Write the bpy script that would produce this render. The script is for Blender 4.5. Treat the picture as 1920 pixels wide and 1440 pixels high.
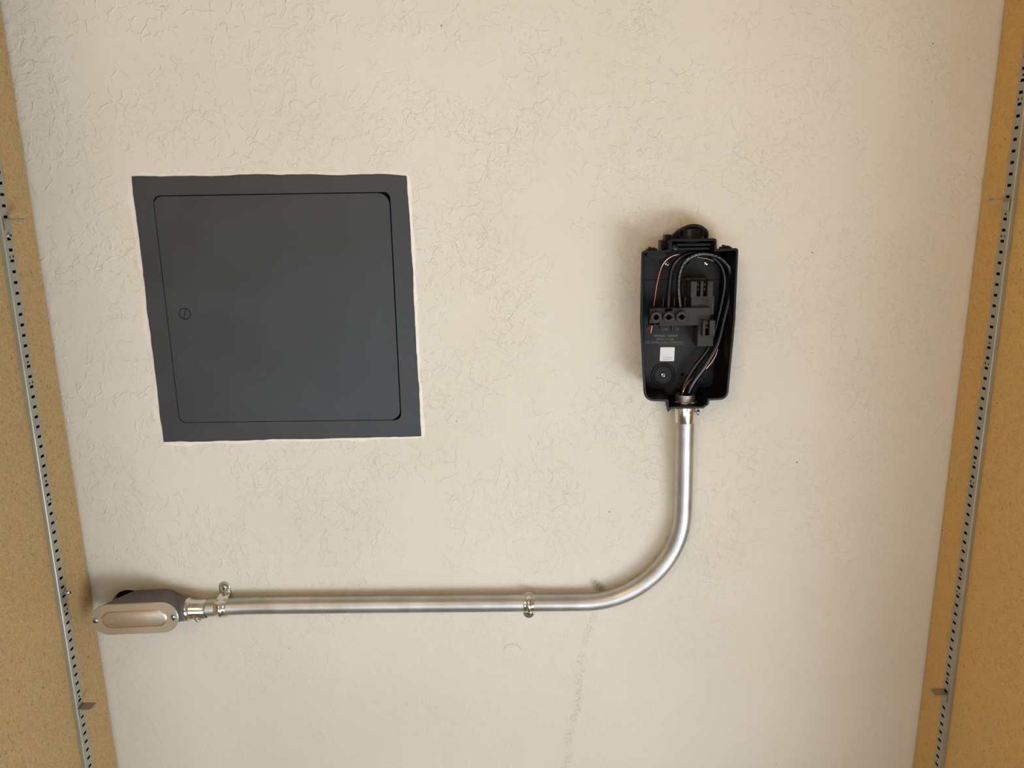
import bpy, math, random
from mathutils import Vector, Matrix, noise as mnoise

for o in list(bpy.data.objects):
    bpy.data.objects.remove(o, do_unlink=True)
scn = bpy.context.scene
COL = scn.collection
random.seed(7)

# ------------------------------------------------------------------ camera
cam_d = bpy.data.cameras.new('camera')
cam_d.sensor_fit = 'HORIZONTAL'
cam_d.sensor_width = 36.0
cam_d.lens = 27.056
cam_d.clip_start = 0.02
cam = bpy.data.objects.new('camera', cam_d)
COL.objects.link(cam)
# hand-held: pitched down 13 degrees, slightly rolled and turned
cam.matrix_world = Matrix((
    (0.9998427, 0.0130495, 0.0120145, 0.0),
    (0.0087255, 0.2278823, -0.9736496, -0.98),
    (-0.0154435, 0.9736012, 0.2277325, 1.5),
    (0, 0, 0, 1)))
scn.camera = cam

# ------------------------------------------------------------------ light
W = bpy.data.worlds.new('world')
scn.world = W
W.use_nodes = True
bg = W.node_tree.nodes['Background']
bg.inputs[0].default_value = (1.0, 0.87, 0.72, 1)
bg.inputs[1].default_value = 0.40


def area(name, loc, target, sx, sy, power, color, spread=180):
    d = bpy.data.lights.new(name, 'AREA')
    d.shape = 'RECTANGLE'
    d.size = sx
    d.size_y = sy
    d.energy = power
    d.spread = math.radians(spread)
    d.color = color
    o = bpy.data.objects.new(name, d)
    COL.objects.link(o)
    o.location = loc
    v = Vector(target) - Vector(loc)
    o.rotation_euler = v.to_track_quat('-Z', 'Y').to_euler()
    return o


# daylight thrown up by the sunlit driveway
area('driveway_light', (1.05, -1.75, 0.12), (0.55, -1.45, 1.25), 1.8, 1.4, 84, (0.88, 0.975, 1.08))
area('wall_centre_fill', (-0.4, -2.6, 0.6), (-0.08, 0, 1.30), 1.6, 0.9, 2.3, (0.80, 0.94, 1.12), 62)  # added narrow-beam fill that brightens the middle of the wall
area('warm_right_fill', (-0.75, -2.2, 2.3), (0.52, 0, 1.38), 0.8, 0.8, 2.6, (1.0, 0.70, 0.36), 70)  # added unseen warm fill for the right wall and right panel

scn.view_settings.view_transform = 'Standard'
scn.view_settings.look = 'None'
scn.view_settings.gamma = 1.0
scn.view_settings.use_curve_mapping = False
scn.view_settings.exposure = -0.05


# ------------------------------------------------------------------ helpers
def lin(r, g, b):
    def c(v):
        v /= 255.0
        return v / 12.92 if v <= 0.04045 else ((v + 0.055) / 1.055) ** 2.4
    return (c(r), c(g), c(b), 1.0)


class MB:
    """Collects polygons in millimetres and links them as one mesh object."""

    def __init__(self):
        self.v = []
        self.f = []
        self.m = []

    def add(self, vs, fs, mi=0):
        b = len(self.v)
        self.v += [tuple(p) for p in vs]
        self.f += [tuple(b + i for i in f) for f in fs]
        self.m += [mi] * len(fs)

    def box(self, x0, x1, y0, y1, z0, z1, mi=0):
        vs = [(x, y, z) for x in (x0, x1) for y in (y0, y1) for z in (z0, z1)]
        self.add(vs, [(0, 1, 3, 2), (4, 6, 7, 5), (0, 4, 5, 1), (2, 3, 7, 6), (0, 2, 6, 4), (1, 5, 7, 3)], mi)

    def prism(self, pts, y0, y1, mi=0):
        """pts: (x,z) outline; extruded from y0 to y1."""
        n = len(pts)
        vs = [(x, y0, z) for x, z in pts] + [(x, y1, z) for x, z in pts]
        fs = [tuple(range(n)), tuple(range(2 * n - 1, n - 1, -1))]
        fs += [(i, (i + 1) % n, n + (i + 1) % n, n + i) for i in range(n)]
        self.add(vs, fs, mi)

    def loops(self, loops, cap0=False, cap1=False, mi=0):
        n = len(loops[0])
        vs = [p for L in loops for p in L]
        fs = []
        for k in range(len(loops) - 1):
            for i in range(n):
                j = (i + 1) % n
                fs.append((k * n + i, k * n + j, (k + 1) * n + j, (k + 1) * n + i))
        if cap0:
            fs.append(tuple(range(n - 1, -1, -1)))
        if cap1:
            b = (len(loops) - 1) * n
            fs.append(tuple(range(b, b + n)))
        self.add(vs, fs, mi)

    def lathe(self, origin, axis, prof, n=24, cap0=True, cap1=True, mi=0):
        """prof: list of (radius, distance along axis)."""
        a = Vector(axis).normalized()
        u = a.orthogonal().normalized()
        w = a.cross(u)
        o = Vector(origin)
        L = []
        for r, d in prof:
            L.append([o + a * d + (u * math.cos(t) + w * math.sin(t)) * r
                      for t in [2 * math.pi * i / n for i in range(n)]])
        self.loops(L, cap0, cap1, mi)

    def tube(self, path, r, n=16, caps=True, mi=0, dash=None):
        P = [Vector(p) for p in path]
        L = []
        for i, p in enumerate(P):
            t = (P[min(i + 1, len(P) - 1)] - P[max(i - 1, 0)]).normalized()
            ref = Vector((0, -1, 0))
            u = ref - t * ref.dot(t)
            if u.length < 1e-3:
                u = Vector((1, 0, 0)) - t * t.x
            u.normalize()
            w = t.cross(u)
            rr = r[i] if isinstance(r, (list, tuple)) else r
            L.append([p + (u * math.cos(a) + w * math.sin(a)) * rr
                      for a in [2 * math.pi * k / n for k in range(n)]])
        base = len(self.f)
        self.loops(L, caps, caps, mi)
        if dash:
            side, pattern, dm = dash
            for k in range(len(P) - 1):
                if pattern(k):
                    self.m[base + k * n + side % n] = dm

    def build(self, name, mats, parent=None, smooth=False, bevel=0, seg=2, angle=35):
        me = bpy.data.meshes.new(name)
        me.from_pydata([(x * .001, y * .001, z * .001) for x, y, z in self.v], [], self.f)
        if not isinstance(mats, (list, tuple)):
            mats = [mats]
        for m in mats:
            me.materials.append(m)
        me.polygons.foreach_set('material_index', self.m)
        import bmesh
        bm = bmesh.new()
        bm.from_mesh(me)
        bmesh.ops.remove_doubles(bm, verts=bm.verts, dist=1e-7)
        bmesh.ops.recalc_face_normals(bm, faces=bm.faces)
        bm.to_mesh(me)
        bm.free()
        o = bpy.data.objects.new(name, me)
        COL.objects.link(o)
        if parent:
            o.parent = parent
            o.matrix_parent_inverse = Matrix.Translation(-world_of(parent))
        if smooth:
            me.polygons.foreach_set('use_smooth', [True] * len(me.polygons))
            me.update()
            me.set_sharp_from_angle(angle=math.radians(angle))
        if bevel:
            b = o.modifiers.new('bevel', 'BEVEL')
            b.width = bevel * .001
            b.segments = seg
            b.limit_method = 'ANGLE'
            b.angle_limit = math.radians(40)
            b.harden_normals = False
        return o


def world_of(o):
    # parts keep world coordinates in their mesh; only a thing's Empty is offset
    return ROOT.get(o.name, Vector((0, 0, 0)))


ROOT = {}


def thing(name, label, cat, loc, group=None):
    o = bpy.data.objects.new(name, None)
    COL.objects.link(o)
    o.empty_display_size = .02
    o.location = [c * .001 for c in loc]
    ROOT[o.name] = Vector(o.location)
    tag(o, label, cat, group)
    return o


def tag(o, label, cat, group=None):
    o['label'] = label
    o['category'] = cat
    if group:
        o['group'] = group
    return o


def text(body, name, mat, parent, x, y, z, size, align='CENTER', flip=False, extrude=.1, sx=1.0):
    """Raised lettering standing on a surface that faces the room (mm)."""
    c = bpy.data.curves.new(name, 'FONT')
    c.body = body
    c.size = size * .001
    c.align_x = align
    c.extrude = extrude * .001
    c.resolution_u = 2
    t = bpy.data.objects.new(name, c)
    COL.objects.link(t)
    me = bpy.data.meshes.new_from_object(t.evaluated_get(bpy.context.evaluated_depsgraph_get()))
    bpy.data.objects.remove(t, do_unlink=True)
    bpy.data.curves.remove(c)
    R = Matrix.Rotation(math.pi / 2, 4, 'X')
    if flip:
        R = Matrix.Rotation(math.pi, 4, 'Y') @ R
    me.transform(Matrix.Translation((x * .001, y * .001, z * .001)) @ R @ Matrix.Diagonal((sx, 1, 1, 1)))
    me.materials.clear()
    me.materials.append(mat)
    o = bpy.data.objects.new(name, me)
    COL.objects.link(o)
    o.parent = parent
    o.matrix_parent_inverse = Matrix.Translation(-world_of(parent))
    return o


def rrect(x0, x1, z0, z1, r, n=6):
    if not isinstance(r, (list, tuple)):
        r = [r] * 4
    out = []
    for (cx, cz, sx, sz, a0, rr) in ((x0, z0, 1, 1, 180, r[0]), (x1, z0, -1, 1, 270, r[1]),
                                     (x1, z1, -1, -1, 0, r[2]), (x0, z1, 1, -1, 90, r[3])):
        for i in range(n + 1):
            a = math.radians(a0 + 90 * i / n)
            out.append((cx + sx * rr + math.cos(a) * rr, cz + sz * rr + math.sin(a) * rr))
    return out


def round_poly(pts, n=5):
    """pts: (x,z,radius) corners -> filleted outline."""
    out = []
    N = len(pts)
    for i in range(N):
        p = Vector(pts[i][:2])
        a = Vector(pts[i - 1][:2])
        b = Vector(pts[(i + 1) % N][:2])
        r = pts[i][2]
        u = (a - p).normalized()
        w = (b - p).normalized()
        if r <= 0:
            for _ in range(n + 1):
                out.append(tuple(p))
            continue
        ang = u.angle(w)
        d = min(r / math.tan(ang / 2), (a - p).length * .48, (b - p).length * .48)
        p0 = p + u * d
        p1 = p + w * d
        for k in range(n + 1):
            t = k / n
            out.append(tuple(p0 * (1 - t) ** 2 + p * 2 * t * (1 - t) + p1 * t * t))
    return out


def inset(poly, d):
    """Move every edge of an (x,z) outline inward by d."""
    N = len(poly)
    area2 = sum(poly[i][0] * poly[(i + 1) % N][1] - poly[(i + 1) % N][0] * poly[i][1] for i in range(N))
    s = 1 if area2 > 0 else -1
    out = []
    for i in range(N):
        p = Vector(poly[i])
        k = i - 1
        while (p - Vector(poly[k])).length < 1e-4:
            k -= 1
        j = i + 1
        while (p - Vector(poly[j % N])).length < 1e-4:
            j += 1
        e0 = (p - Vector(poly[k])).normalized()
        e1 = (Vector(poly[j % N]) - p).normalized()
        n0 = Vector((-e0.y, e0.x)) * s
        n1 = Vector((-e1.y, e1.x)) * s
        m = n0 + n1
        m = m / max(.35, m.length_squared) * 2 if m.length > .2 else n0
        out.append(tuple(p + m * d))
    return out


def smooth_path(pts, sub=10):
    P = [Vector(p) for p in pts]
    out = []
    for i in range(len(P) - 1):
        p0 = P[max(i - 1, 0)]
        p1 = P[i]
        p2 = P[i + 1]
        p3 = P[min(i + 2, len(P) - 1)]
        for k in range(sub):
            t = k / sub
            out.append(.5 * ((2 * p1) + (p2 - p0) * t + (2 * p0 - 5 * p1 + 4 * p2 - p3) * t * t
                             + (3 * p1 - p0 - 3 * p2 + p3) * t ** 3))
    out.append(P[-1])
    return out


# ------------------------------------------------------------------ materials
class G:
    def __init__(self, name):
        self.mat = bpy.data.materials.new(name)
        self.mat.use_nodes = True
        self.nt = self.mat.node_tree
        self.b = self.nt.nodes['Principled BSDF']
        self.co = self.nt.nodes.new('ShaderNodeTexCoord').outputs['Object']

    def n(self, t, **kw):
        nd = self.nt.nodes.new(t)
        for k, v in kw.items():
            if hasattr(nd, k) and k not in nd.inputs:
                setattr(nd, k, v)
        return nd

    def link(self, a, b):
        self.nt.links.new(a, b)

    def set(self, sock, v):
        if isinstance(v, bpy.types.NodeSocket):
            self.link(v, sock)
        else:
            sock.default_value = v

    def math(self, op, a, b=0.0, c=None, clamp=False):
        nd = self.nt.nodes.new('ShaderNodeMath')
        nd.operation = op
        nd.use_clamp = clamp
        self.set(nd.inputs[0], a)
        self.set(nd.inputs[1], b)
        if c is not None:
            self.set(nd.inputs[2], c)
        return nd.outputs[0]

    def noise(self, scale, detail=2, rough=.5, dist=0, vec=None, color=False):
        nd = self.nt.nodes.new('ShaderNodeTexNoise')
        nd.inputs['Scale'].default_value = scale
        nd.inputs['Detail'].default_value = detail
        nd.inputs['Roughness'].default_value = rough
        nd.inputs['Distortion'].default_value = dist
        self.link(vec or self.co, nd.inputs['Vector'])
        return nd.outputs['Color' if color else 0]

    def vor(self, scale, feature='F1', vec=None, out='Distance'):
        nd = self.nt.nodes.new('ShaderNodeTexVoronoi')
        nd.feature = feature
        nd.inputs['Scale'].default_value = scale
        self.link(vec or self.co, nd.inputs['Vector'])
        return nd.outputs[out]

    def rng(self, v, a, b, c=0.0, d=1.0, smooth=True):
        nd = self.nt.nodes.new('ShaderNodeMapRange')
        nd.interpolation_type = 'SMOOTHSTEP' if smooth else 'LINEAR'
        self.set(nd.inputs[0], v)
        for i, x in enumerate((a, b, c, d)):
            nd.inputs[i + 1].default_value = x
        return nd.outputs[0]

    def mix(self, f, a, b, blend='MIX'):
        nd = self.nt.nodes.new('ShaderNodeMix')
        nd.data_type = 'RGBA'
        nd.blend_type = blend
        self.set(nd.inputs['Factor'], f)
        self.set(nd.inputs['A'], a) if False else self.set(nd.inputs[6], a)
        self.set(nd.inputs[7], b)
        return nd.outputs[2]

    def bump(self, h, strength, dist):
        nd = self.nt.nodes.new('ShaderNodeBump')
        nd.inputs['Strength'].default_value = strength
        nd.inputs['Distance'].default_value = dist
        self.link(h, nd.inputs['Height'])
        self.link(nd.outputs[0], self.b.inputs['Normal'])

    def stretch(self, sx, sy, sz, loc=(0, 0, 0)):
        nd = self.nt.nodes.new('ShaderNodeMapping')
        nd.inputs['Scale'].default_value = (sx, sy, sz)
        nd.inputs['Location'].default_value = loc
        self.link(self.co, nd.inputs['Vector'])
        return nd.outputs[0]

    def xyz(self):
        nd = self.nt.nodes.new('ShaderNodeSeparateXYZ')
        self.link(self.co, nd.inputs[0])
        return nd.outputs

    def base(self, color=None, rough=None, metal=None, spec=None):
        for k, v in (('Base Color', color), ('Roughness', rough), ('Metallic', metal), ('Specular IOR Level', spec)):
            if v is not None:
                self.set(self.b.inputs[k], v)


def plain(name, color, rough=.5, metal=0.0, spec=.5, var=.06, nscale=60, bump=0.0, bscale=600):
    g = G(name)
    n = g.noise(nscale, 3)
    dark = tuple(c * (1 - var * 2) for c in color[:3]) + (1,)
    lite = tuple(min(1, c * (1 + var)) for c in color[:3]) + (1,)
    g.base(g.mix(g.rng(n, .3, .7), dark, lite), rough, metal, spec)
    if bump:
        g.bump(g.noise(bscale, 2), bump, .0003)
    return g.mat


def wall_material():
    g = G('wall_paint')
    x, y, z = g.xyz()
    # ---- hand-trowelled knockdown texture
    wn = g.noise(26, 2, color=True)
    sub = g.n('ShaderNodeVectorMath', operation='SUBTRACT')
    g.link(wn, sub.inputs[0])
    sub.inputs[1].default_value = (.5, .5, .5)
    scl = g.n('ShaderNodeVectorMath', operation='SCALE')
    g.link(sub.outputs[0], scl.inputs[0])
    scl.inputs['Scale'].default_value = .034
    ad = g.n('ShaderNodeVectorMath', operation='ADD')
    g.link(g.co, ad.inputs[0])
    g.link(scl.outputs[0], ad.inputs[1])
    P = ad.outputs[0]
    brk = g.rng(g.noise(75, 2, vec=g.stretch(1, 1, 1, (5.1, 0, 2.2))), .46, .56)
    edge = g.vor(44, 'DISTANCE_TO_EDGE', P)
    ridge = g.math('MULTIPLY', g.rng(edge, 0.0, .06, 1, 0), brk)
    m1 = g.rng(g.noise(10, 3), .44, .58)
    n2 = g.noise(48, 1.2, .5, 1.3)
    plate = g.math('ADD', g.rng(n2, .53, .56), g.rng(n2, .425, .45))
    curl = g.math('MULTIPLY', g.rng(g.math('ABSOLUTE', g.math('SUBTRACT', n2, .54)), .004, .022, 1, 0), brk)
    m2 = g.rng(g.noise(9, 3, vec=g.stretch(1, 1, 1, (3.1, 0, 5.7))), .40, .56)
    n3 = g.noise(90, 1, .5, 1.0, vec=g.stretch(1, 1, 1, (7.7, 0, 1.3)))
    chips = g.math('MULTIPLY', g.rng(n3, .60, .625), g.rng(g.noise(11, 2, vec=g.stretch(1, 1, 1, (1.9, 2, 9))), .45, .6))
    h = g.math('MULTIPLY', ridge, g.math('MULTIPLY', m1, .8))
    h = g.math('MULTIPLY_ADD', g.math('MULTIPLY', plate, m2), .42, h)
    h = g.math('MULTIPLY_ADD', g.math('MULTIPLY', curl, m2), .5, h)
    h = g.math('MULTIPLY_ADD', chips, .8, h)
    # the skim coat is smoother low on the wall
    fade = g.math('MULTIPLY', g.rng(z, .72, 1.2, .32, 1), g.rng(x, .15, .6, 1, .75))
    h = g.math('MULTIPLY', h, fade)
    h = g.math('MULTIPLY_ADD', g.noise(150, 3), .18, h)
    h = g.math('MULTIPLY_ADD', g.noise(1100, 2), .03, h)
    h = g.math('MULTIPLY_ADD', g.noise(5, 2), 1.5, h)
    g.bump(h, .62, .0011)
    # ---- colour
    c = g.mix(g.rng(g.noise(3.5, 3), .3, .7), lin(215, 207, 190), lin(220, 213, 198))
    # ---- dirt
    wob = g.noise(20, 3)
    cx = g.math('ADD', g.rng(z, .68, .93, .056, .092, False), g.math('MULTIPLY', g.math('SUBTRACT', wob, .5), .03))
    dxt = g.math('ABSOLUTE', g.math('SUBTRACT', x, cx))
    trail = g.rng(dxt, .001, .009, 1, 0)
    trail = g.math('MULTIPLY', trail, g.rng(z, .945, .952, 1, 0))
    sp = g.noise(560, 3, .65, vec=g.stretch(1, 1, .45))
    trail = g.math('MULTIPLY', trail, g.rng(sp, .47, .60))
    trail = g.math('MULTIPLY', trail, g.rng(g.noise(48, 2), .33, .55))
    dx = g.math('SUBTRACT', x, .1045)
    dz = g.math('SUBTRACT', z, .979)
    sk = g.math('ADD', dx, g.math('MULTIPLY', dz, .6))
    rr = g.math('SQRT', g.math('ADD', g.math('MULTIPLY', sk, sk), g.math('MULTIPLY', g.math('MULTIPLY', dz, dz), .45)))
    smudge = g.math('MULTIPLY', g.rng(rr, .002, .0125, 1, 0), g.rng(g.noise(640, 3, .75), .42, .54))
    # pencil arc
    ax = g.math('SUBTRACT', x, -.0178)
    az = g.math('SUBTRACT', z, .8785)
    ar = g.math('SQRT', g.math('ADD', g.math('MULTIPLY', ax, ax), g.math('MULTIPLY', az, az)))
    arc = g.rng(g.math('ABSOLUTE', g.math('SUBTRACT', ar, .0130)), .0002, .0007, 1, 0)
    arc = g.math('MULTIPLY', arc, g.rng(az, .004, .0055, 0, .45))
    # pin-prick specks
    v = g.nt.nodes.new('ShaderNodeTexVoronoi')
    v.inputs['Scale'].default_value = 24
    g.link(g.co, v.inputs['Vector'])
    vc = g.n('ShaderNodeSeparateColor')
    g.link(v.outputs['Color'], vc.inputs[0])
    speck = g.math('MULTIPLY', g.rng(v.outputs['Distance'], .018, .034, 1, 0), g.math('GREATER_THAN', vc.outputs[0], .72))
    dirt = g.math('ADD', g.math('MULTIPLY', trail, .3), g.math('MULTIPLY', smudge, .85), clamp=True)
    dirt = g.math('MAXIMUM', dirt, g.math('MULTIPLY', speck, .7))
    dirt = g.math('MAXIMUM', dirt, arc)
    c = g.mix(dirt, c, lin(78, 58, 46))
    g.base(c, .55, 0, .3)
    return g.mat


def board_material(name, c1, c2):
    g = G(name)
    f1 = g.noise(1250, 4, .75, vec=g.stretch(1, 1, .6))
    f2 = g.noise(140, 3, .6)
    c = g.mix(g.rng(f1, .38, .62), c1, c2)
    c = g.mix(g.math('MULTIPLY', g.rng(f2, .45, .75), .35), c, tuple(v * .8 for v in c1[:3]) + (1,))
    fleck = g.noise(380, 2, .55, vec=g.stretch(1, 1, .5, (4, 1, 2)))
    c = g.mix(g.math('MULTIPLY', g.rng(fleck, .66, .73), .8), c, lin(74, 42, 18))
    lite = g.noise(800, 2, .5, vec=g.stretch(1, 1, .6, (9, 3, 1)))
    c = g.mix(g.math('MULTIPLY', g.rng(lite, .66, .78), .4), c, lin(214, 170, 110))
    g.base(c, .5, 0, .35)
    g.bump(f1, .25, .0002)
    return g.mat


def metal(name, color, rough, nscale=900, bump=.15, rvar=.08, var=.12, metallic=1.0, big=25):
    g = G(name)
    n = g.noise(nscale, 2)
    n2 = g.noise(big, 3)
    dark = tuple(c * (1 - var) for c in color[:3]) + (1,)
    c = g.mix(g.rng(n2, .35, .65), dark, color)
    r = g.math('MULTIPLY_ADD', g.math('SUBTRACT', n, .5), rvar * 2, rough)
    g.base(c, r, metallic, .5)
    g.bump(n, bump, .0002)
    return g.mat


def conduit_material():
    g = G('galvanised_steel')
    n = g.noise(1300, 2)
    n2 = g.noise(30, 3)
    c = g.mix(g.rng(n2, .35, .65), lin(184, 182, 176), lin(202, 200, 196))
    mark = g.noise(190, 3, .6, vec=g.stretch(.22, 1, 1))
    c = g.mix(g.math('MULTIPLY', g.rng(mark, .70, .76), .8), c, lin(60, 56, 52))
    g.base(c, g.math('MULTIPLY_ADD', g.math('SUBTRACT', n, .5), .2, .43), 1.0, .5)
    g.bump(n, .32, .0004)
    return g.mat


M_WALL = wall_material()
M_BOARD_L = board_material('particleboard', lin(160, 127, 80), lin(200, 170, 119))
M_BOARD_R = board_material('particleboard_amber', lin(192, 150, 84), lin(226, 186, 116))
M_FLOOR = plain('concrete', lin(150, 140, 126), .8, var=.1, nscale=9)
M_CONDUIT = conduit_material()
M_CHROME = metal('bright_zinc', lin(222, 221, 214), .16, 260, .06, .05, .10)
M_ZINC = metal('zinc_strip', lin(166, 164, 150), .36, 700, .08, .06, .08, .45)
M_ZINC_CLIP = metal('zinc_clip', lin(176, 172, 158), .36, 500, .08, .06, .08, .8)
M_SCREW = metal('screw_steel', lin(200, 205, 212), .22, 400, .08, .08, .1)
M_DARK = plain('recess_shade', (.003, .003, .003, 1), .9, 0, .04, var=0)  # black that paints in the shade of holes, slots and gaps
M_PANEL = plain('charcoal_paint', lin(61, 63, 64), .42, 0, .3, .05, 14, .12, 500)
M_CAULK = plain('white_caulk', lin(232, 224, 211), .6, 0, .3, .03, 120, .3, 300)
M_CAST = plain('grey_cast_paint', lin(99, 97, 97), .46, 0, .4, .04, 40, .1, 700)
M_ALU = metal('brushed_aluminium', lin(208, 194, 172), .42, 300, .05, .05, .06)
M_PLASTIC = plain('black_plastic', lin(13, 13, 14), .36, 0, .28, .05, 40)
M_PLATE = plain('charcoal_plastic', lin(35, 33, 33), .5, 0, .22, .08, 25, .1, 900)
M_BLOCK = plain('grey_black_plastic', lin(55, 53, 49), .55, 0, .22, .05, 50, .1, 900)
M_WIRE = plain('black_insulation', lin(12, 12, 13), .26, 0, .5, .03, 60)
M_PRINT = plain('wire_print', lin(120, 120, 118), .5, 0, .3, .1, 200)
M_COPPER = metal('bare_copper', lin(200, 136, 108), .2, 300, .03, .04, .1)
M_TARNISH = plain('tarnished_copper', lin(74, 44, 36), .5, .4, .3, .1, 300)
M_STICKER = plain('white_sticker', lin(226, 224, 222), .5, 0, .3, .02, 60)
M_INK = plain('grey_ink', lin(96, 94, 96), .6, 0, .2, .05, 300)
M_MOULDED = plain('moulded_letter', lin(122, 117, 106), .5, 0, .3, .03, 300)
M_SUNK = plain('sunk_letter', lin(16, 15, 15), .6, 0, .2, .03, 300)
M_GASKET = plain('gasket_black', lin(24, 24, 25), .6, 0, .3, .03, 80)

# ------------------------------------------------------------------ setting
# back wall, with the round hole the conduit fitting goes through
HX, HZ, HR = -555.0, 955.5, 26.0
b = MB()
NH = 48
circ = [(HX + HR * math.cos(2 * math.pi * i / NH), HZ + HR * math.sin(2 * math.pi * i / NH)) for i in range(NH)]
x0, x1, z0, z1 = -1100, 1100, 0, 2500


def to_rect(px, pz):
    dx, dz = px - HX, pz - HZ
    t = 1e9
    if dx > 1e-6: t = min(t, (x1 - HX) / dx)
    if dx < -1e-6: t = min(t, (x0 - HX) / dx)
    if dz > 1e-6: t = min(t, (z1 - HZ) / dz)
    if dz < -1e-6: t = min(t, (z0 - HZ) / dz)
    return (HX + dx * t, HZ + dz * t)


outer = [to_rect(*p) for p in circ]
b.loops([[(x, 0, z) for x, z in outer], [(x, 0, z) for x, z in circ], [(x, 12, z) for x, z in circ]])
for cx_, cz_ in ((x0, z0), (x1, z0), (x1, z1), (x0, z1)):      # fill the rectangle's corners
    best = None
    for i in range(NH):
        p, q = outer[i], outer[(i + 1) % NH]
        on = (abs(p[0] - cx_) < 1e-3 and abs(q[1] - cz_) < 1e-3) or (abs(p[1] - cz_) < 1e-3 and abs(q[0] - cx_) < 1e-3)
        if on and p != q:
            best = (p, q)
    if best:
        b.add([(best[0][0], 0, best[0][1]), (best[1][0], 0, best[1][1]), (cx_, 0, cz_)], [(0, 1, 2)])
wall = b.build('wall_back', M_WALL)
wall['kind'] = 'structure'
b = MB()
b.lathe((HX, 12, HZ), (0, 1, 0), [(HR, 0), (HR, 30)], NH, False, True)  # black liner gives the wall hole its shade
b.build('hole_shade', M_DARK, wall, smooth=True)

b = MB()
b.box(-2500, 2500, -5000, 0, -40, 0)
fl = b.build('floor', M_FLOOR)
fl['kind'] = 'structure'

XL, XR = -606.0, 568.2
for nm, xa, xb, m, lab in (
        ('side_panel', XL - 19, XL, M_BOARD_L, 'raw particleboard panel along the left edge, beside the grey conduit fitting'),
        ('side_panel', XR, XR + 19, M_BOARD_R, 'raw particleboard panel along the right edge, on the side of the black wiring box')):
    b = MB()
    b.box(xa, xb, -420, -2.6, 0, 2300)
    o = b.build(nm, m, bevel=.8)
    tag(o, lab, 'panel', 'particleboard side panels')


# ------------------------------------------------------------------ shelf standards
def screw(parent, name, p, axis, r, h=None, mats=None, cross=True, rot=.5):
    """Pan-head screw with a crossed or slotted recess."""
    h = h or r * .55
    b = MB()
    b.lathe(p, axis, [(r, -.3), (r, h * .25), (r * .86, h * .7), (r * .5, h * .98), (r * .1, h)], 20, True, True)
    a = Vector(axis).normalized()
    u = a.orthogonal().normalized()
    w = a.cross(u)
    u, w = u * math.cos(rot) + w * math.sin(rot), w * math.cos(rot) - u * math.sin(rot)
    o = Vector(p) + a * (h * .9)
    for q in ((u, w), (w, u)) if cross else ((u, w),):  # black bars painted as the shade of the recess
        L = r * (.58 if cross else .95)
        T = r * .13
        vs = []
        for s in (-1, 1):
            for t in (-1, 1):
                for d in (-.15 * h, .16 * h):
                    vs.append(o + q[0] * L * s + q[1] * T * t + a * d)
        b.add(vs, [(0, 1, 3, 2), (4, 6, 7, 5), (0, 4, 5, 1), (2, 3, 7, 6), (0, 2, 6, 4), (1, 5, 7, 3)], 1)
    return b.build(name, mats or [M_SCREW, M_DARK], parent, smooth=True)


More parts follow.
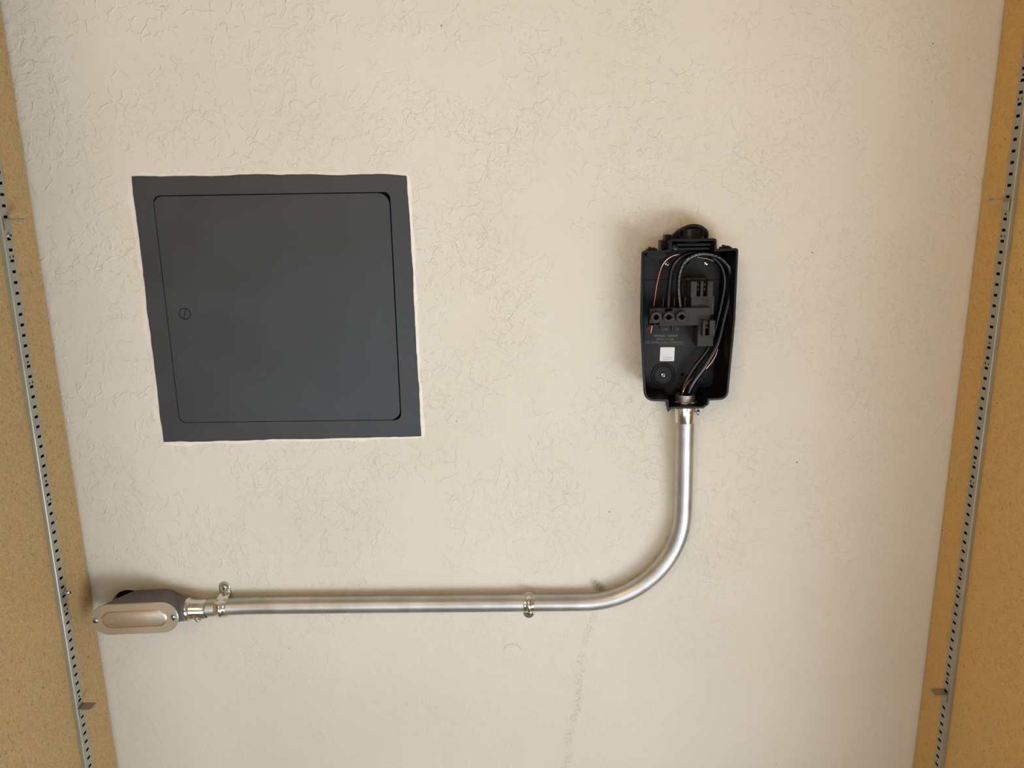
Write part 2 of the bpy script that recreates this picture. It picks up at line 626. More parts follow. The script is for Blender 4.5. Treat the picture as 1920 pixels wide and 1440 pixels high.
def standard(side, label):
    """Slotted steel shelf standard: a shallow channel lying along the panel."""
    s = 1 if side == 'L' else -1
    xb = XL if side == 'L' else XR
    face = xb + s * 5.5
    if side == 'L':
        za, zb, p0, pitch, lean = 1820, 600, 1545.3, 12.7247, .0125
        yc = lambda z: -64.5 - (1467 - z) * lean
        pair0, single0 = 1295.9, 1321.6
    else:
        za, zb, p0, pitch, lean = 1820, 600, 1474.2, 12.602, .0035
        yc = lambda z: -64.3 - (1303 - z) * lean
        pair0, single0 = 1303.3, 1328.7
    root = thing('shelf_standard', label, 'shelf standard', (xb, yc(600), 600), 'slotted shelf standards')
    hw = 6.6
    # rows of cells; a cell listed as a hole is left open
    k0 = math.ceil((zb + 10 - p0) / -pitch)
    k1 = math.floor((za - 10 - p0) / -pitch)
    ks = sorted({int(round(v)) for v in range(min(k0, k1), max(k0, k1) + 1)})
    step = pitch * 12
    rows = []                                    # (zmid, half, [(ya,yb)...])
    for k in ks:
        rows.append((p0 - pitch * k, 1.65, [(-3.3, 3.3)]))
    for base, holes in ((pair0, [(-3.9, -2.2), (1.8, 4.1)]), (single0, [(-1.4, 1.4)])):
        n = -6
        while n < 8:
            z = base + step * n
            if zb + 12 < z < za - 12:
                rows.append((z, 1.15, holes))
            n += 1
    rows.sort(key=lambda r: -r[0])
    b = MB()
    z = za
    bands = []
    for zm, hh, holes in rows:
        if zm + hh < z - .3:
            bands.append((z, zm + hh, []))
            bands.append((zm + hh, zm - hh, holes))
            z = zm - hh
    bands.append((z, zb, []))
    for zt, zl, holes in bands:
        if not holes:
            ys = [-hw, hw]
        else:
            ys = sorted({-hw, hw} | {v for h in holes for v in h})
        for a, c in zip(ys[:-1], ys[1:]):
            mid = (a + c) / 2
            if any(h0 < mid < h1 for h0, h1 in holes):
                # walls of the punched slot, one sheet thick, blackened to read as shade
                vs = [(face, yc(zt) + a, zt), (face, yc(zt) + c, zt), (face, yc(zl) + c, zl), (face, yc(zl) + a, zl)]
                ws = [(face - s * 1.1, q[1], q[2]) for q in vs]
                b.add(vs + ws, [(0, 1, 5, 4), (1, 2, 6, 5), (2, 3, 7, 6), (3, 0, 4, 7)], 1)
                continue
            b.add([(face, yc(zt) + a, zt), (face, yc(zt) + c, zt), (face, yc(zl) + c, zl), (face, yc(zl) + a, zl)],
                  [(0, 1, 2, 3)])
    # rolled near and far side walls, down to the panel
    for sg in (-1, 1):
        prof = []
        for i in range(11):
            a = math.pi / 2 * i / 10
            prof.append((face - s * 1.8 * (1 - math.cos(a)), sg * (hw + 1.8 * math.sin(a))))
        prof.append((xb + s * .2, sg * (hw + 1.8)))
        vs = []
        for zz in (za, zb):
            vs += [(px, yc(zz) + py, zz) for px, py in prof]
        n = len(prof)
        b.add(vs, [(i, i + 1, n + i + 1, n + i) for i in range(n - 1)])
    # black sheet standing in for the shade inside the channel
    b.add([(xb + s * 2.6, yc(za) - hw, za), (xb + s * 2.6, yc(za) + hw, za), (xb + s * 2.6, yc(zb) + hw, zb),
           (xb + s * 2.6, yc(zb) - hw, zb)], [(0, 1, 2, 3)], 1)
    b.build('slotted_strip', [M_ZINC, M_DARK], root)
    return root, face, yc, s


stdL, faceL, ycL, _ = standard('L', 'slotted steel shelf standard fixed on the left particleboard panel')
stdR, faceR, ycR, _ = standard('R', 'slotted steel shelf standard fixed on the right particleboard panel')
screw(stdL, 'screw', (faceL + .2, ycL(1473) + 1.2, 1473.0), (1, 0, 0), 3.6, 2.2)
# a screw that was not driven home, standing out of the strip
b = MB()
b.lathe((faceL, ycL(1016) + 1, 1016), (1, 0, 0), [(1.5, -1), (1.5, 5.5), (3.3, 6), (3.5, 7.2), (2.4, 8.6), (.4, 9)], 20)
b.build('loose_screw', M_SCREW, stdL, smooth=True)


def clip(side, z, tilt, label):
    s = 1 if side == 'L' else -1
    face, yc = (faceL, ycL) if side == 'L' else (faceR, ycR)
    y = yc(z)
    root = thing('shelf_clip', label, 'shelf clip', (face, y, z), 'shelf clips hooked in the standards')
    R = Matrix.Rotation(math.radians(tilt), 3, 'X')

    def T(px, py, pz):
        v = R @ Vector((0, py, pz))
        return (face + s * (.4 + px), y + v.y, z + v.z)
    b = MB()
    W_, D_ = 17.5, 7.6
    out = [(0, -D_), (W_ - 1, -D_), (W_, -D_ + 1), (W_, D_ - 1.5), (W_ - 1.5, D_), (0, D_)]
    n = len(out)
    vs = [T(px, py, .7) for px, py in out] + [T(px, py, -.7) for px, py in out]
    b.add(vs, [tuple(range(n)), tuple(range(2 * n - 1, n - 1, -1))] + [(i, (i + 1) % n, n + (i + 1) % n, n + i) for i in range(n)])
    vs = [T(px, py, pz) for px in (W_ - 1.2, W_) for py in (-D_ + .6, D_ - 1.2) for pz in (-3.6, .2)]
    b.add(vs, [(0, 1, 3, 2), (4, 6, 7, 5), (0, 4, 5, 1), (2, 3, 7, 6), (0, 2, 6, 4), (1, 5, 7, 3)])   # end turned down
    b.build('ledge', M_ZINC_CLIP, root, bevel=.25)
    b = MB()                                      # hanging tab that bears on the strip
    for (px, py, pz) in ():
        pass
    xa, xb_ = face + s * .3, face + s * 1.7
    b.box(min(xa, xb_), max(xa, xb_), y - 5.8, y + 5.8, z - 13, z - .4)
    b.build('tab', M_ZINC_CLIP, root, bevel=.5)
    b = MB()                                      # hook bent from the ledge into the slot
    b.add([T(.2, -3, -.6), T(5.5, -3, -.6), T(.2, -3, -4), T(.2, 3, -.6), T(5.5, 3, -.6), T(.2, 3, -4)],
          [(0, 1, 2), (3, 5, 4), (0, 3, 4, 1), (1, 4, 5, 2), (2, 5, 3, 0)])
    b.build('hook', M_ZINC, root)
    b = MB()
    b.lathe(T(5, -1, .6), (0, 0, 1), [(.9, 0), (.7, .4), (.1, .6)], 12)
    b.build('dimple', M_ZINC_CLIP, root, smooth=True)
    return root


clip('L', 1492.0, 0, 'small steel shelf clip high on the left standard, just above a screw head')
clip('L', 848.5, 0, 'small steel shelf clip low on the left standard, below the grey conduit fitting')
clip('R', 1497.0, 0, 'small steel shelf clip high on the right standard, level with the dark panel top')
clip('R', 855.0, 0, 'small steel shelf clip low on the right standard, near the lower right corner')

# ------------------------------------------------------------------ access panel
pan = thing('access_panel', 'square charcoal-painted metal access panel set in the beige wall', 'access panel', (-306, 0, 1198))


def wobble(corners, amp, step=7, seed=0):
    out = []
    for i in range(4):
        a = Vector(corners[i])
        c = Vector(corners[(i + 1) % 4])
        L = (c - a).length
        n = int(L / step)
        d = (c - a).normalized()
        nrm = Vector((d.y, -d.x))
        for k in range(n):
            p = a + d * (L * k / n)
            e = min(1, k / 3, (n - k) / 3)
            w = (mnoise.noise(Vector((p.x * .02, p.y * .02, seed))) + .5 * mnoise.noise(Vector((p.x * .08, p.y * .08, seed + 3)))) * amp * e
            out.append(tuple(p + nrm * w))
    return out


PC = [(-478.0, 1198.0), (-133.9, 1201.6), (-137.6, 1537.5), (-477.0, 1540.4)]     # counter-clockwise from lower left
outl = wobble(PC, 1.6, 7, 2)
# the painter rounded the upper right corner over
outl = [(x, z - max(0, (x + 175) / 38) ** 2 * 2.2 if z > 1520 and x > -175 else z) for x, z in outl]
hole = rrect(-453.9, -158.8, 1224.2, 1517.0, [9, 9, 8, 9], 8)
N1 = len(outl)


def nearest_ring(outer_pts, inner_pts):
    """Resample the inner outline so that each outer point has a partner."""
    c = Vector((-306, 1370))
    res = []
    m = len(inner_pts)
    segs = [(Vector(inner_pts[i]), Vector(inner_pts[(i + 1) % m])) for i in range(m)]
    for p in outer_pts:
        d = Vector(p) - c
        best = None
        for a, e in segs:
            r = e - a
            den = d.x * r.y - d.y * r.x
            if abs(den) < 1e-9:
                continue
            q = a - c
            t = (q.x * r.y - q.y * r.x) / den
            u = (q.x * d.y - q.y * d.x) / den
            if t > 0 and -1e-6 <= u <= 1 + 1e-6:
                best = c + d * t
        res.append(tuple(best))
    return res


ring_out = []
for i in range(N1):                                # finer outline so the inner corners stay round
    a = Vector(outl[i])
    c = Vector(outl[(i + 1) % N1])
    for k in range(4):
        ring_out.append(tuple(a.lerp(c, k / 4)))
ring_in = nearest_ring(ring_out, hole)
b = MB()
b.loops([[(x, -.1, z) for x, z in ring_out], [(x, -1.9, z) for x, z in ring_out],
         [(x + (xi - x) * .02, -2.2, z + (zi - z) * .02) for (x, z), (xi, zi) in zip(ring_out, ring_in)],
         [(x, -2.2, z) for x, z in ring_in], [(x, -.2, z) for x, z in ring_in]])
b.build('frame', M_PANEL, pan, smooth=True, angle=25)
b = MB()
b.prism(rrect(-460, -150, 1218, 1523, 6), -.15, -.5)  # black sheet for the shade in the gap round the door
b.build('gap_shade', M_DARK, pan)
door = rrect(-453.2, -160.3, 1224.8, 1515.9, [9.2, 13.5, 14.5, 10.5], 10)
b = MB()
b.prism(door, -.6, -2.1)
dr = b.build('door', M_PANEL, pan, bevel=.3)
b = MB()
b.lathe((-430.1, -2.1, 1369.3), (0, -1, 0), [(7.5, -.3), (7.5, .06), (6.4, .06)], 40, True, False, 1)  # dark ring painted as shade in the groove round the lock
b.lathe((-430.1, -2.1, 1369.3), (0, -1, 0), [(6.5, -.4), (6.5, .35), (6.2, .55), (.2, .6)], 40)
for s in (-1,):
    a = math.radians(73)
    d = Vector((math.cos(a), 0, math.sin(a)))
    w = Vector((-d.z, 0, d.x))
    c = Vector((-430.1, -2.72, 1369.3))
    vs = [c + d * L + w * t + Vector((0, yy, 0)) for L in (-6.1, 6.1) for t in (-.45, .45) for yy in (0, .2)]
    b.add(vs, [(0, 1, 3, 2), (4, 6, 7, 5), (0, 4, 5, 1), (2, 3, 7, 6), (0, 2, 6, 4), (1, 5, 7, 3)], 1)
b.build('cam_lock', [M_PANEL, M_SUNK], dr, smooth=True, angle=30)
# caulk line where the wall paint was cut in around the frame
b = MB()
o1, o2, o3 = [], [], []
cen = Vector((-306, 1370))
for i, p in enumerate(outl):
    v = Vector(p)
    q = outl[(i + 1) % N1]
    t = Vector(q) - v
    nrm = Vector((t.y, -t.x)).normalized()
    w = 4.6 + 3.4 * mnoise.noise(Vector((p[0] * .03, p[1] * .03, 9.0)))
    left = p[0] < -440
    w *= 1.35 if left else .9
    o1.append((v.x - nrm.x * .4, -.05, v.y - nrm.y * .4))
    o2.append((v.x + nrm.x * .5, -1.3, v.y + nrm.y * .5))
    o3.append((v.x + nrm.x * max(1.2, w), -.08, v.y + nrm.y * max(1.2, w)))
b.loops([o1, o2, o3])
b.build('caulk_line', M_CAULK, pan, smooth=True, angle=60)

# ------------------------------------------------------------------ conduit
CZ, CX, CR = 963.0, 213.6, 133.0
cpath = []
for i in range(0, 61):
    x = -450 + (CX - CR + 450) * i / 60
    k = max(0, 1 - (x + 450) / 90)
    cpath.append((x, -13.4 - 6.5 * k * k, CZ - .3 * k))
for i in range(1, 40):
    a = math.pi / 2 * i / 40
    k = i / 40
    cpath.append((CX - CR + CR * math.sin(a), -13.4 - 3.2 * k, CZ + CR - CR * math.cos(a)))
for i in range(0, 21):
    k = i / 20
    e = k * k * (3 - 2 * k)
    cpath.append((CX - 3.4 * e, -16.6 - 8.0 * e, CZ + CR + (1232 - CZ - CR) * k))
con = thing('conduit', 'galvanised steel conduit running along the wall and bending up to the black box', 'conduit', cpath[30])
b = MB()
b.tube(cpath, 11.7, 40)
b.build('tube', M_CONDUIT, con, smooth=True)

# set-screw connector at the left end of the conduit
cl = thing('conduit_connector', 'bright zinc set-screw connector between grey fitting and horizontal conduit', 'connector',
           (-452, -20, 962), 'set-screw conduit connectors')
b = MB()
b.lathe((-466, -20.5, 962.2), (1, 0, 0), [(12.8, 0), (15.6, .3), (16.4, 2.6), (16.4, 4.6), (15.2, 6.2), (14.3, 6.8), (14.3, 9), (13.9, 11),
                                        (13.5, 14), (13.5, 27.3), (13.1, 28.2), (11.5, 28.2)], 48, True, False)
b.build('sleeve', M_CHROME, cl, smooth=True, angle=50)
ax = Vector((0, -.62, -.78)).normalized()
pp = Vector((-448, -20.5, 962.2)) + ax * 13.0
b = MB()
b.lathe(pp, ax, [(5.2, -1.5), (5.0, 1.4), (4.4, 1.9), (3.2, 1.9)], 24, True, True)
b.build('screw_boss', M_CHROME, cl, smooth=True)
screw(cl, 'set_screw', tuple(pp + ax * 1.6), tuple(ax), 3.6, 2.2, rot=.9)
# set-screw connector under the wiring box
cv = thing('conduit_connector', 'bright zinc set-screw connector at the bottom opening of the black box', 'connector',
           (210, -25, 1226), 'set-screw conduit connectors')
VX, VY = 209.3, -25.0
b = MB()
b.lathe((VX, VY, 1223.8), (0, 0, 1), [(11.6, 0), (12.6, .3), (12.9, 1), (12.9, 17.5), (15.6, 18), (15.6, 23)], 48, False, False)
b.build('sleeve', M_CHROME, cv, smooth=True, angle=50)
b = MB()
prof = [(11.8, 1238)]
z = 1248.0
prof += [(11.8, z)]
while z < 1259.5:
    prof += [(12.3, z + .5), (12.3, z + .9), (11.7, z + 1.4), (11.7, z + 1.7)]
    z += 1.7
prof += [(11.6, 1260.6), (10.2, 1260.6), (10.0, 1246)]
b.lathe((VX, VY, 0), (0, 0, 1), prof, 48, False, False)
b.build('threaded_nipple', M_CONDUIT, cv, smooth=True, angle=30)
b = MB()
ln = []
for i in range(48):
    a = 2 * math.pi * i / 48
    r = 16.4 if i % 8 < 5 else 14.3
    ln.append((math.cos(a) * r, math.sin(a) * r))
b.loops([[(VX + x, VY + y, 1249.3) for x, y in ln], [(VX + x, VY + y, 1252.6) for x, y in ln],
         [(VX + x * .76, VY + y * .76, 1252.6) for x, y in ln], [(VX + x * .76, VY + y * .76, 1249.3) for x, y in ln],
         [(VX + x, VY + y, 1249.3) for x, y in ln]])
b.build('locknut', M_CONDUIT, cv, bevel=.3)
b = MB()
b.lathe((VX + 12, VY - 1, 1236.6), (1, 0, 0), [(3.4, -2), (3.2, .4), (2.2, 1.4), (2.0, 3.2), (3.9, 3.6), (4.1, 5.2), (3.4, 6.2), (1, 6.5)], 24)
b.build('set_screw', M_SCREW, cv, smooth=True, angle=40)


# ------------------------------------------------------------------ one-hole straps
def strap(x, ear, label, yc_, zc, width):
    root = thing('conduit_strap', label, 'conduit strap', (x, 0, zc + ear * 24), 'one-hole conduit straps')
    R = 11.7 + .5
    path = []                                     # (y, z, width factor, rib)
    foot = 15.5
    zf = R + 2.0
    for i in range(9):                            # rounded foot lying on the wall
        t = i / 8
        d = foot * (1 - t)
        zz = zf + d
        e = (foot - d) / (width / 2)
        wf = math.sqrt(max(0, 1 - (1 - e) ** 2)) if e < 1 else 1
        path.append((-1.2, zz, max(.12, wf), .0))
    path.append((-2.6, zf - .9, 1, .3))
    for i in range(19):                           # over the pipe
        a = math.radians(52 - (52 + 68) * i / 18)
        path.append((yc_ - R * math.cos(a) if abs(a) < math.pi / 2 else yc_, R * math.sin(a), 1, 1 if 1 < i < 17 else .4))
    b = MB()
    tip = path[-1]
    for i in range(1, 5):                         # free tip beyond the pipe
        k = i / 4
        path.append((tip[0] + 5.2 * k, tip[1] - 4.6 * k, math.sqrt(max(.03, 1 - k * k * .95)), 0))
    cols = [-1, -.8, -.42, -.3, -.15, 0, .15, .3, .42, .8, 1]
    grid = []
    for i, (y, z, wf, rib) in enumerate(path):
        yp, zp = path[max(i - 1, 0)][:2]
        yn, zn = path[min(i + 1, len(path) - 1)][:2]
        t = Vector((yn - yp, zn - zp))
        t = t.normalized() if t.length > 1e-6 else Vector((0, -1))
        nrm = Vector((t.y, -t.x))                 # away from the pipe
        if nrm.x > 0 and i < 9:
            nrm = -nrm
        row = []
        for c in cols:
            up = rib * 2.0 * max(0, 1 - (abs(c) / .42) ** 2)
            row.append((x + c * width / 2 * wf, y + nrm.x * up, zc + ear * (z + nrm.y * up)))
        grid.append(row)
    m = len(cols)
    vs = [p for r in grid for p in r]
    fs = [(i * m + j, i * m + j + 1, (i + 1) * m + j + 1, (i + 1) * m + j) for i in range(len(grid) - 1) for j in range(m - 1)]
    b.add(vs, fs)
    o = b.build('band', M_CHROME, root, smooth=True, angle=50)
    sd = o.modifiers.new('sheet', 'SOLIDIFY')
    sd.thickness = .0011
    sd.offset = 0
    screw(root, 'screw', (x, -1.7, zc + ear * (zf + 7.4)), (0, -1, 0), 3.7, 1.9, rot=.8)
    return root


strap(-418.0, 1, 'zinc one-hole strap with its ear up, on the conduit next to the left connector', -16.2, 962.9, 15.5)
strap(6.5, -1, 'zinc one-hole strap with its ear down, mid conduit before the bend', -13.4, 963, 14.5)

# ------------------------------------------------------------------ grey conduit body with its cover
lb = thing('elbow_fitting', 'grey cast conduit fitting with oval aluminium cover at the left wall corner', 'conduit fitting', (-520, -1, 963))


def stadium(xa, xb, zc, r, n=12, skew=0.0):
    """Oval outline with straight long sides; skew raises the right end."""
    out = []
    for i in range(n + 1):
        a = math.pi / 2 + math.pi * i / n
        out.append((xa + r + math.cos(a) * r, zc + math.sin(a) * r))
    for i in range(n + 1):
        a = -math.pi / 2 + math.pi * i / n
        out.append((xb - r + math.cos(a) * r, zc + math.sin(a) * r))
    m = (xa + xb) / 2
    return [(x, z + (x - m) * skew) for x, z in out]


SK = .035
b = MB()
L = []
for y, xa, xb, r in ((-1.0, -553, -486, 17.5), (-4, -558, -480, 19.6), (-12, -563, -474, 20.4), (-30, -574, -469, 20.9),
                     (-42, -580.5, -467, 21.1), (-45.4, -581.2, -466.6, 21.1)):
    L.append([(x, y, z) for x, z in stadium(xa, xb, 964.2, r, 14, SK)])
b.loops(L, True, True)
b.lathe((-492, -20.5, 963), (1, 0, 0), [(19.4, 0), (19, 8), (17.6, 16), (16.6, 22), (16.4, 27.5), (15.6, 28.4), (12, 28.4)], 40, True, False)
b.build('casting', M_CAST, lb, smooth=True, angle=50)
b = MB()
b.loops([[(x, y, z) for x, z in stadium(-582.0, -465.8, 964.2, 21.6, 14, SK)] for y in (-45.4, -46.4)], True, True)
b.build('gasket', M_GASKET, lb)
cov_o = stadium(-582.9, -465.3, 964.2, 22.3, 16, SK)
cov_m = stadium(-582.4, -465.8, 964.2, 21.8, 16, SK)
p_o = stadium(-568.5, -480.5, 964.2, 12.4, 16, SK)
p_i = stadium(-565.5, -483.5, 964.2, 9.6, 16, SK)
b = MB()
b.loops([[(x, -46.4, z) for x, z in cov_o], [(x, -47.9, z) for x, z in cov_o], [(x, -48.3, z) for x, z in cov_m],
         [(x, -48.3, z) for x, z in p_o], [(x, -49.4, z) for x, z in inset(p_o, 1.2)], [(x, -49.9, z) for x, z in p_i]], True, True)
cov = b.build('cover', M_ALU, lb, smooth=True, angle=28)
screw(cov, 'cover_screw', (-577.6, -48.2, 962.2), (0, -1, 0), 4.0, 2.2, rot=.2)
screw(cov, 'cover_screw', (-471.6, -48.2, 966.2), (0, -1, 0), 4.0, 2.2, cross=False, rot=.9)
M_EMB = M_ALU
for body, dx, dz, sz in (('1/2_COVER', -1, 2.6, 5.2), ('us', -31, -1.6, 4.6), ('c UL', 29, -.6, 4.6)):
    t = text(body, 'embossed_lettering', M_ALU, cov, 0, 0, 0, sz, extrude=.28)
    t.data.transform(Matrix.Translation(((-524 + dx) * .001, -.0499, (964.2 + dz + dx * SK + sz * .3) * .001)) @ Matrix.Rotation(-SK + math.pi, 4, 'Y'))

# ------------------------------------------------------------------ black wiring box
bx = thing('wiring_box', 'open black plastic charger wiring box mounted on the wall above the conduit', 'electrical box', (205, 0, 1260))
rim = round_poly([
    (145.4, 1443.4, 4), (145.6, 1358, 0), (152.6, 1258.3, 15), (180.2, 1257.2, 0), (180.6, 1252, 0), (183.0, 1243.4, 0),
    (187.2, 1247.6, 2), (226.5, 1247.6, 2), (233.6, 1252.5, 3), (234.2, 1257.8, 0), (257.0, 1258.6, 13), (261.2, 1358, 0),
    (260.6, 1445.0, 4), (234.6, 1444.0, 0), (234.4, 1456.6, 4), (178.2, 1456.8, 4), (178.2, 1444.6, 0), (172, 1443.3, 0)], 5)


def taper(poly, kx, kz0=None):
    cx0, cz0 = 203.4, 1352.0
    return [(cx0 + (x - cx0) * kx, cz0 + (z - cz0) * (kz0 or kx)) for x, z in poly]


RD = -50.0
o_back = taper(rim, .835, .94)
i_front = inset(rim, 2.8)
i_back = taper(i_front, .865, .955)
b = MB()
b.loops([[(x, -.6, z) for x, z in o_back], [(x, RD + 1, z) for x, z in rim], [(x, RD, z) for x, z in inset(rim, .8)],
         [(x, RD, z) for x, z in i_front], [(x, RD + 4, z) for x, z in inset(rim, 3.4)], [(x, -7.0, z) for x, z in i_back]], True, True)
b.build('housing', M_PLASTIC, bx, smooth=True, angle=32)
PY = -7.4
plate_o = round_poly([(155.6, 1437.5, 2), (155.8, 1352, 0), (161.6, 1263.8, 8), (246.6, 1263.8, 8), (250.8, 1352, 0), (250.6, 1438.5, 2)], 4)
b = MB()
b.prism(plate_o, -6.6, PY)
# raised lower field, and the seam across the plate
b.prism(round_poly([(156.8, 1404.6, .5), (157.6, 1323.5, .5), (203, 1323.5, .5), (203, 1404.6, .5)], 1), PY + .1, PY - 1.0)
b.prism(round_poly([(237.5, 1403.6, .5), (237.5, 1366, .5), (250.2, 1366, .5), (250.2, 1403.6, .5)], 1), PY + .1, PY - 1.0)
pl = b.build('back_plate', M_PLATE, bx, bevel=.25)
b = MB()
b.prism([(176, 1324), (209, 1324), (209, 1320.2), (176, 1320.2)], PY, PY - .6)
b.build('text_strip', M_BLOCK, pl)
for p, nm in (((183.8, PY, 1424.6), 'mounting_screw'), ((233.0, PY, 1424.5), 'mounting_screw'), ((183.3, PY - .8, 1281.8), 'mounting_screw')):
    screw(pl, nm, p, (0, -1, 0), 3.4, 2.4, rot=random.random() * 1.5)
for (kx, kz) in ((183.4, 1281.8), (236.9, 1281.1)):
    b = MB()
    b.lathe((kx, PY + .1, kz), (0, -1, 0), [(12.2, 0), (12.2, .8), (11.7, 1.05), (4.6, 1.05), (4.2, .3), (.2, .3)], 48, True, True)
    b.lathe((kx, PY + .1, kz), (0, -1, 0), [(15.4, 0), (15.2, .7), (14.6, .95), (13.2, .95), (12.8, .6), (12.8, 0)], 48, False, False)
    b.lathe((kx, PY + .05, kz), (0, -1, 0), [(16.0, 0), (16.0, .12), (12.2, .12), (12.2, 0)], 48, False, False, 1)  # black ring painted as the shade in the knockout grooves
    b.lathe((kx, PY + .05, kz), (0, -1, 0), [(5.0, 0), (5.0, .5), (4.2, .5)], 32, False, False, 1)
    b.build('knockout', [M_PLATE, M_DARK], pl, smooth=True, angle=30)
for (kx, kz) in ((209.0, 1424.9), (208.0, 1282.2)):
    b = MB()
    b.lathe((kx, PY + .1, kz), (0, -1, 0), [(3.6, 0), (3.5, .9), (3.0, 1.1), (2.2, 1.1), (2.0, .2)], 24, False, False)
    b.lathe((kx, PY + .05, kz), (0, -1, 0), [(2.1, 0), (2.1, .15)], 24, True, True, 1)
    b.build('screw_post', [M_PLATE, M_DARK], pl, smooth=True, angle=40)
for s, bodies in (('w', (('TERMINAL TORQUE', 184.6, 1332.6, 4.0), ('50 lb-in (5.6 Nm)', 184.6, 1328.4, 3.7), ('USE COPPER CONDUCTORS ONLY', 183.6, 1324.2, 3.6))),):
    for body, tx, tz, sz in bodies:
        text(body, 'moulded_lettering', M_MOULDED, pl, tx, PY - 1.05, tz - .6, sz, extrude=.12, sx=.86)
for body, tx, tz in (('L2/N', 184.2, 1340.2), ('L1', 200.0, 1340.0)):
    text(body, 'moulded_lettering', M_MOULDED, pl, tx, PY - 1.05, tz, 4.0, extrude=.12, sx=.85)

# terminal block: grey bar with three round screw wells
tb = None
b = MB()
b.box(159.5, 234.2, -35.0, -24.0, 1350.4, 1372.2)
b.box(166, 234, -24.0, PY, 1352, 1370.5)
for gx in (172.6, 187.2):                          # gussets under the bar
    b.add([(gx, -35, 1350.5), (gx, -35, 1342.0), (gx, -19, 1350.5), (gx + 1.2, -35, 1350.5), (gx + 1.2, -35, 1342.0), (gx + 1.2, -19, 1350.5)],
          [(0, 1, 2), (3, 5, 4), (0, 3, 4, 1), (1, 4, 5, 2), (2, 5, 3, 0)])
for gx in (176.8, 190.5, 203.5):                   # fins between the wire entries
    b.box(gx - .5, gx + .5, -30, -8, 1372, 1384)
tb = b.build('terminal_block', M_BLOCK, bx, bevel=.4)
for i, tx in enumerate((166.4, 181.8, 197.6)):
    b = MB()
    b.lathe((tx, -34.8, 1362.0), (0, -1, 0), [(7.0, 0), (6.9, 7.6), (6.5, 8.0), (3.3, 8.0), (3.2, 1.0)], 36, False, False)
    b.lathe((tx, -34.8, 1362.0), (0, -1, 0), [(3.25, .6), (3.25, .8)], 24, True, True, 1)
    if i:
        b.box(tx - 5.2, tx + 5.2, -43.0, -42.0, 1361.3, 1362.7, 1)
    b.build('screw_well', [M_BLOCK, M_DARK], tb, smooth=True, angle=35)
b = MB()                                           # solid black blocks painted as the shade of openings in the bar
b.box(178.2, 187.4, -35.2, -30, 1369.0, 1371.6)
b.box(160.0, 165.8, -35.2, -30, 1351.2, 1353.8)
b.box(167.0, 172.2, -35.2, -30, 1351.4, 1353.8)
b.build('bar_opening_shade', M_DARK, tb)
b = MB()                                           # round copper ground post below the bar
b.lathe((164.4, PY - .8, 1343.0), (0, -1, 0), [(4.1, 0), (4.1, 1.4), (3.5, 1.4), (3.3, .5), (.3, .5)], 28, True, True)
b.build('ground_post', M_TARNISH, tb, smooth=True, angle=40)

# plug-in contact blocks
ca = MB()
ca.box(211.2, 239.4, -30.0, PY, 1362.8, 1385.6)
ca.box(208.0, 234.8, -40.0, PY, 1385.8, 1386.6)
ca.box(208.0, 215.2, -40.0, PY, 1386, 1405.0)
ca.box(219.9, 223.0, -40.0, -20, 1386, 1405.0)
ca.box(228.2, 234.8, -40.0, PY, 1386, 1405.0)
ca.box(208.0, 234.8, -20.0, PY, 1386, 1405.0)
ca.box(205.0, 231.0, -22.0, PY, 1405.0, 1407.6)
cA = ca.build('contact_block', M_BLOCK, bx, bevel=.3)
text('STRIP', 'sunk_lettering', M_SUNK, cA, 229.0, -30.1, 1378.6, 4.2, extrude=.1, sx=.95)
text('LENGTH', 'sunk_lettering', M_SUNK, cA, 228.2, -30.1, 1374.0, 4.2, extrude=.1, sx=.95)
cb = MB()
cb.box(219.6, 239.0, -35.0, PY, 1324.0, 1338.8)
cb.box(219.6, 224.0, -35.0, PY, 1338, 1350)
cb.box(223.2, 226.4, -45.0, -20, 1338.4, 1357.6)
cb.box(231.4, 238.0, -45.0, -20, 1338.4, 1357.6)
cb.box(223.2, 238.0, -24.0, PY, 1338.4, 1357.6)
cb.box(223.2, 238.0, -45.0, -20, 1338.2, 1339.2)
cB = cb.build('contact_block', M_BLOCK, bx, bevel=.3)
for par, xs, zs, yf in ((cA, (217.6, 225.6), (1400.0, 1394.8), -37.0), (cB, (228.8,), (1353.4, 1348.4), -42.0)):
    for cx_ in xs:
        for cz_ in zs:
            b = MB()
            b.tube([(cx_, yf + 15, cz_), (cx_, yf + 1, cz_), (cx_, yf, cz_)], [1.2, 1.2, .8], 10)
            b.tube([(cx_, yf + 1.2, cz_ + 1.5), (cx_, yf + .2, cz_), (cx_, yf + 1.2, cz_ - 1.5)], .85, 8)
            b.build('contact', M_SCREW, par, smooth=True)
# white sticker (its square code is left blank)
b = MB()
st = round_poly([(178.9, 1318.4, 1.2), (178.5, 1300.2, 1.2), (196.9, 1300.0, 1.2), (197.3, 1318.1, 1.2)], 3)
b.prism(st, PY - .1, PY - .3)
sk_ = b.build('sticker', M_STICKER, bx)
text('1 PN:AZ1700040', 'printed_lettering', M_INK, sk_, 188.6, PY - .36, 1304.3, 1.75, extrude=.02)
text('AGZ0RP 14 18', 'printed_lettering', M_INK, sk_, 188.6, PY - .36, 1301.8, 1.9, extrude=.02)

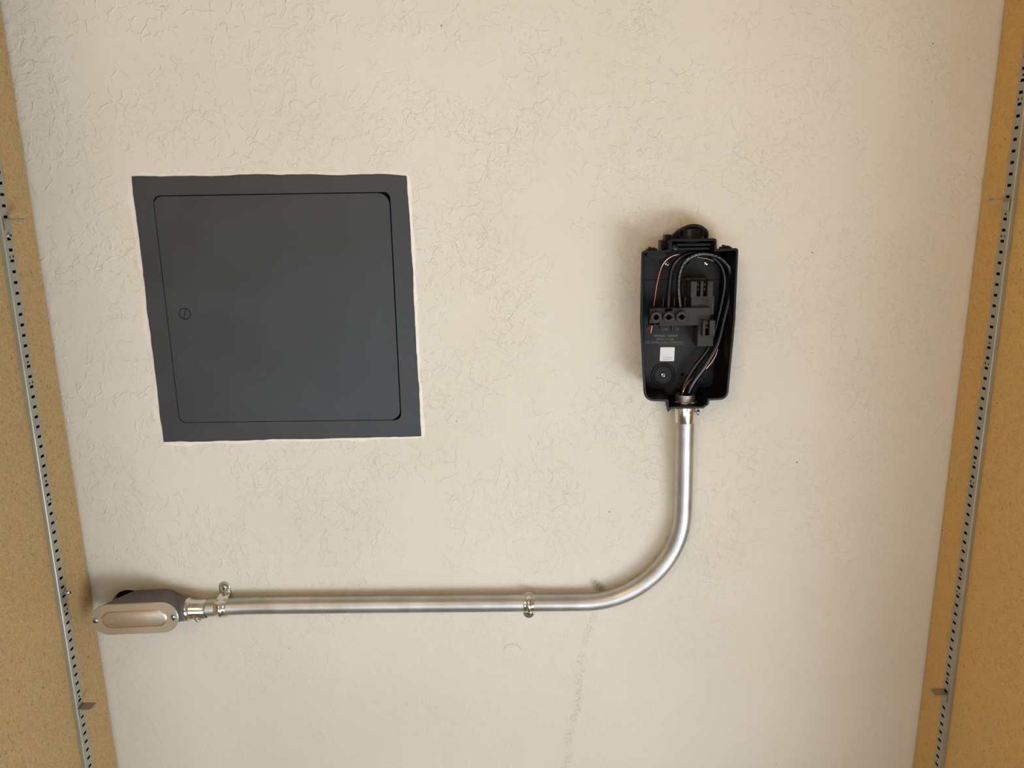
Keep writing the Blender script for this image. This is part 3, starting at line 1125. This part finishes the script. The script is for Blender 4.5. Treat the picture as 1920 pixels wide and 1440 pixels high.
# cable hood on top of the neck
b = MB()
arch = smooth_path([(184.0, 1453.5, 0), (184.6, 1459.0, 0), (191, 1465.4, 0), (199, 1470.4, 0), (209.5, 1473.2, 0), (219, 1471.6, 0), (226.5, 1466.6, 0),
                    (228.8, 1462.0, 0), (228.2, 1453.5, 0)], 5)
arch = [(p.x, p.y) for p in arch]
cxa, cza = 207.5, 1455.0
inn = [(cxa + (x - cxa) * .86, cza + (z - cza) * .80) for x, z in arch]
n = len(arch)
for y0, y1 in ((-31.0, -27.0),):
    vs = [(x, y0, z) for x, z in arch] + [(x, y0, z) for x, z in inn] + [(x, y1, z) for x, z in arch] + [(x, y1, z) for x, z in inn]
    fs = []
    for i in range(n - 1):
        fs += [(i, i + 1, n + i + 1, n + i), (2 * n + i, 3 * n + i, 3 * n + i + 1, 2 * n + i + 1),
               (i, 2 * n + i, 2 * n + i + 1, i + 1), (n + i, n + i + 1, 3 * n + i + 1, 3 * n + i)]
    b.add(vs, fs)
core = [(cxa + (x - cxa) * .93, cza + (z - cza) * .92) for x, z in arch]
b.prism(core, -27.5, -14.0)
hd = b.build('cable_hood', M_PLASTIC, bx, smooth=True, angle=32, bevel=.5)
b = MB()
b.lathe((208.5, -24.0, 1452), (0, 0, 1), [(13.5, 0), (13.5, 13), (12.6, 15.5)], 40)
b.lathe((208.5, -24.0, 1452), (0, 0, 1), [(17.5, 0), (17.5, 6.4), (16.9, 7)], 40)
b.build('cable_collar', M_PLASTIC, hd, smooth=True, angle=40)
b = MB()
b.box(173.2, 178.6, -24, -4, 1440, 1453.8)
b.box(178.6, 186.0, -20, -4, 1450, 1460.5)
b.build('neck_rib', M_PLASTIC, bx, bevel=.5)
b = MB()                                           # cable clamp bar inside the neck
b.box(181.5, 231.5, -40, -10, 1447.5, 1450.6)
b.box(181.5, 231.5, -34, -10, 1442.6, 1445.4)
b.lathe((186.5, -38, 1446.2), (0, -1, 0), [(4.4, 0), (4.2, 3.4), (3.4, 4.0), (.4, 4.2)], 24)
b.build('cable_clamp', M_PLASTIC, bx, smooth=True, angle=40, bevel=.3)
for lx, lz in ((159.8, 1442.8), (249.0, 1443.6)):
    b = MB()
    for k, (dx, hh, w) in enumerate(((-5.4, 2.2, 1.6), (-2.6, 4.4, 1.8), (.2, 3.0, 1.6), (2.4, 3.6, 1.5), (4.8, 2.4, 1.5))):
        b.box(lx + dx - w * .6, lx + dx + w * .7, -40, -30, lz - 1.5, lz + hh)
    b.box(lx - 6.5, lx + 6.2, -42, -28, lz - 1.5, lz + 1.2)
    b.build('lid_latch', M_PLASTIC, bx, bevel=.4)
b = MB()                                           # lug under the upper left edge
lug = [(153.5, 1440)] + [(164 + 12 * math.cos(a), 1438 + 5.2 * math.sin(a)) for a in [math.pi + math.pi * i / 12 for i in range(13)]] + [(177, 1440)]
b.prism(lug, -44, -30)
b.build('lid_catch', M_PLASTIC, bx, bevel=.4)


# ------------------------------------------------------------------ wires in the box
def wire(name, pts, depths, r, label, dashed, mat, group=None):
    P = []
    n = len(pts)
    for i, (x, z) in enumerate(pts):
        t = i / (n - 1) * (len(depths) - 1)
        k = min(int(t), len(depths) - 2)
        P.append((x, depths[k] + (depths[k + 1] - depths[k]) * (t - k), z))
    path = smooth_path(P, 14)
    b = MB()
    rnd = random.Random(3)
    pat = [rnd.random() < .58 for _ in range(len(path))]
    b.tube(path, r, 20, True, 0, (dashed[0], (lambda k: pat[k] and k / len(path) > dashed[1] and k / len(path) < dashed[2]), 1) if dashed else None)
    o = b.build(name, [mat, M_PRINT], None, smooth=True)
    tag(o, label, 'wire', group)
    return o


wire('insulated_wire', [(205.3, 1248), (205.3, 1262.4), (208.9, 1276.2), (220.9, 1295.4), (237.5, 1319.4), (246.1, 1350.6), (251.6, 1382.3), (252.8, 1403.2),
                        (249.0, 1418.5), (239.9, 1430.0), (224.4, 1437.4), (208.9, 1438.2), (194.9, 1431.2), (187.0, 1418.4), (184.4, 1397.0), (183.6, 1371.5)],
     [-24, -26, -22, -22, -24, -26, -27, -26, -26, -27], 3.2, 'black insulated wire ending at the middle screw terminal of the box', None, M_WIRE, 'black wires in the box')
wire('insulated_wire', [(212.2, 1248), (212.2, 1262.4), (217.6, 1277.5), (231.2, 1299.2), (245.2, 1326.8), (251.8, 1356.7), (257.0, 1383.0), (258.6, 1403.8),
                        (254.4, 1420.4), (243.0, 1432.0), (227.0, 1437.2), (212.2, 1436.0), (201.0, 1428.0), (195.4, 1413.6), (195.0, 1394.4), (198.2, 1371.5)],
     [-25, -30, -33, -33, -34, -34, -33, -33, -32, -29], 3.2, 'black insulated wire with pale print ending at the right-hand screw terminal', (0, .42, .97), M_WIRE, 'black wires in the box')
wire('copper_wire', [(202.4, 1248), (203.1, 1259.8), (205.5, 1268.5), (213.3, 1278.8), (230.7, 1289.9), (240.6, 1301.5), (246.6, 1314.8), (250.4, 1336), (255.7, 1362.1),
                     (258.6, 1388.5), (255.0, 1408.2), (239.6, 1427.0), (220.5, 1432.7), (205.5, 1436.2), (191.2, 1436.4), (181.0, 1431.4), (174.7, 1422.4),
                     (170.6, 1406.2), (167.9, 1386.6), (166.3, 1371.4), (165.4, 1356.7), (164.8, 1347.5), (163.8, 1339.5)],
     [-30, -33, -24, -26, -27, -25, -20, -26, -24, -22, -22, -21], .95, 'bare copper ground wire curving down to the left terminal of the box', None, M_COPPER)
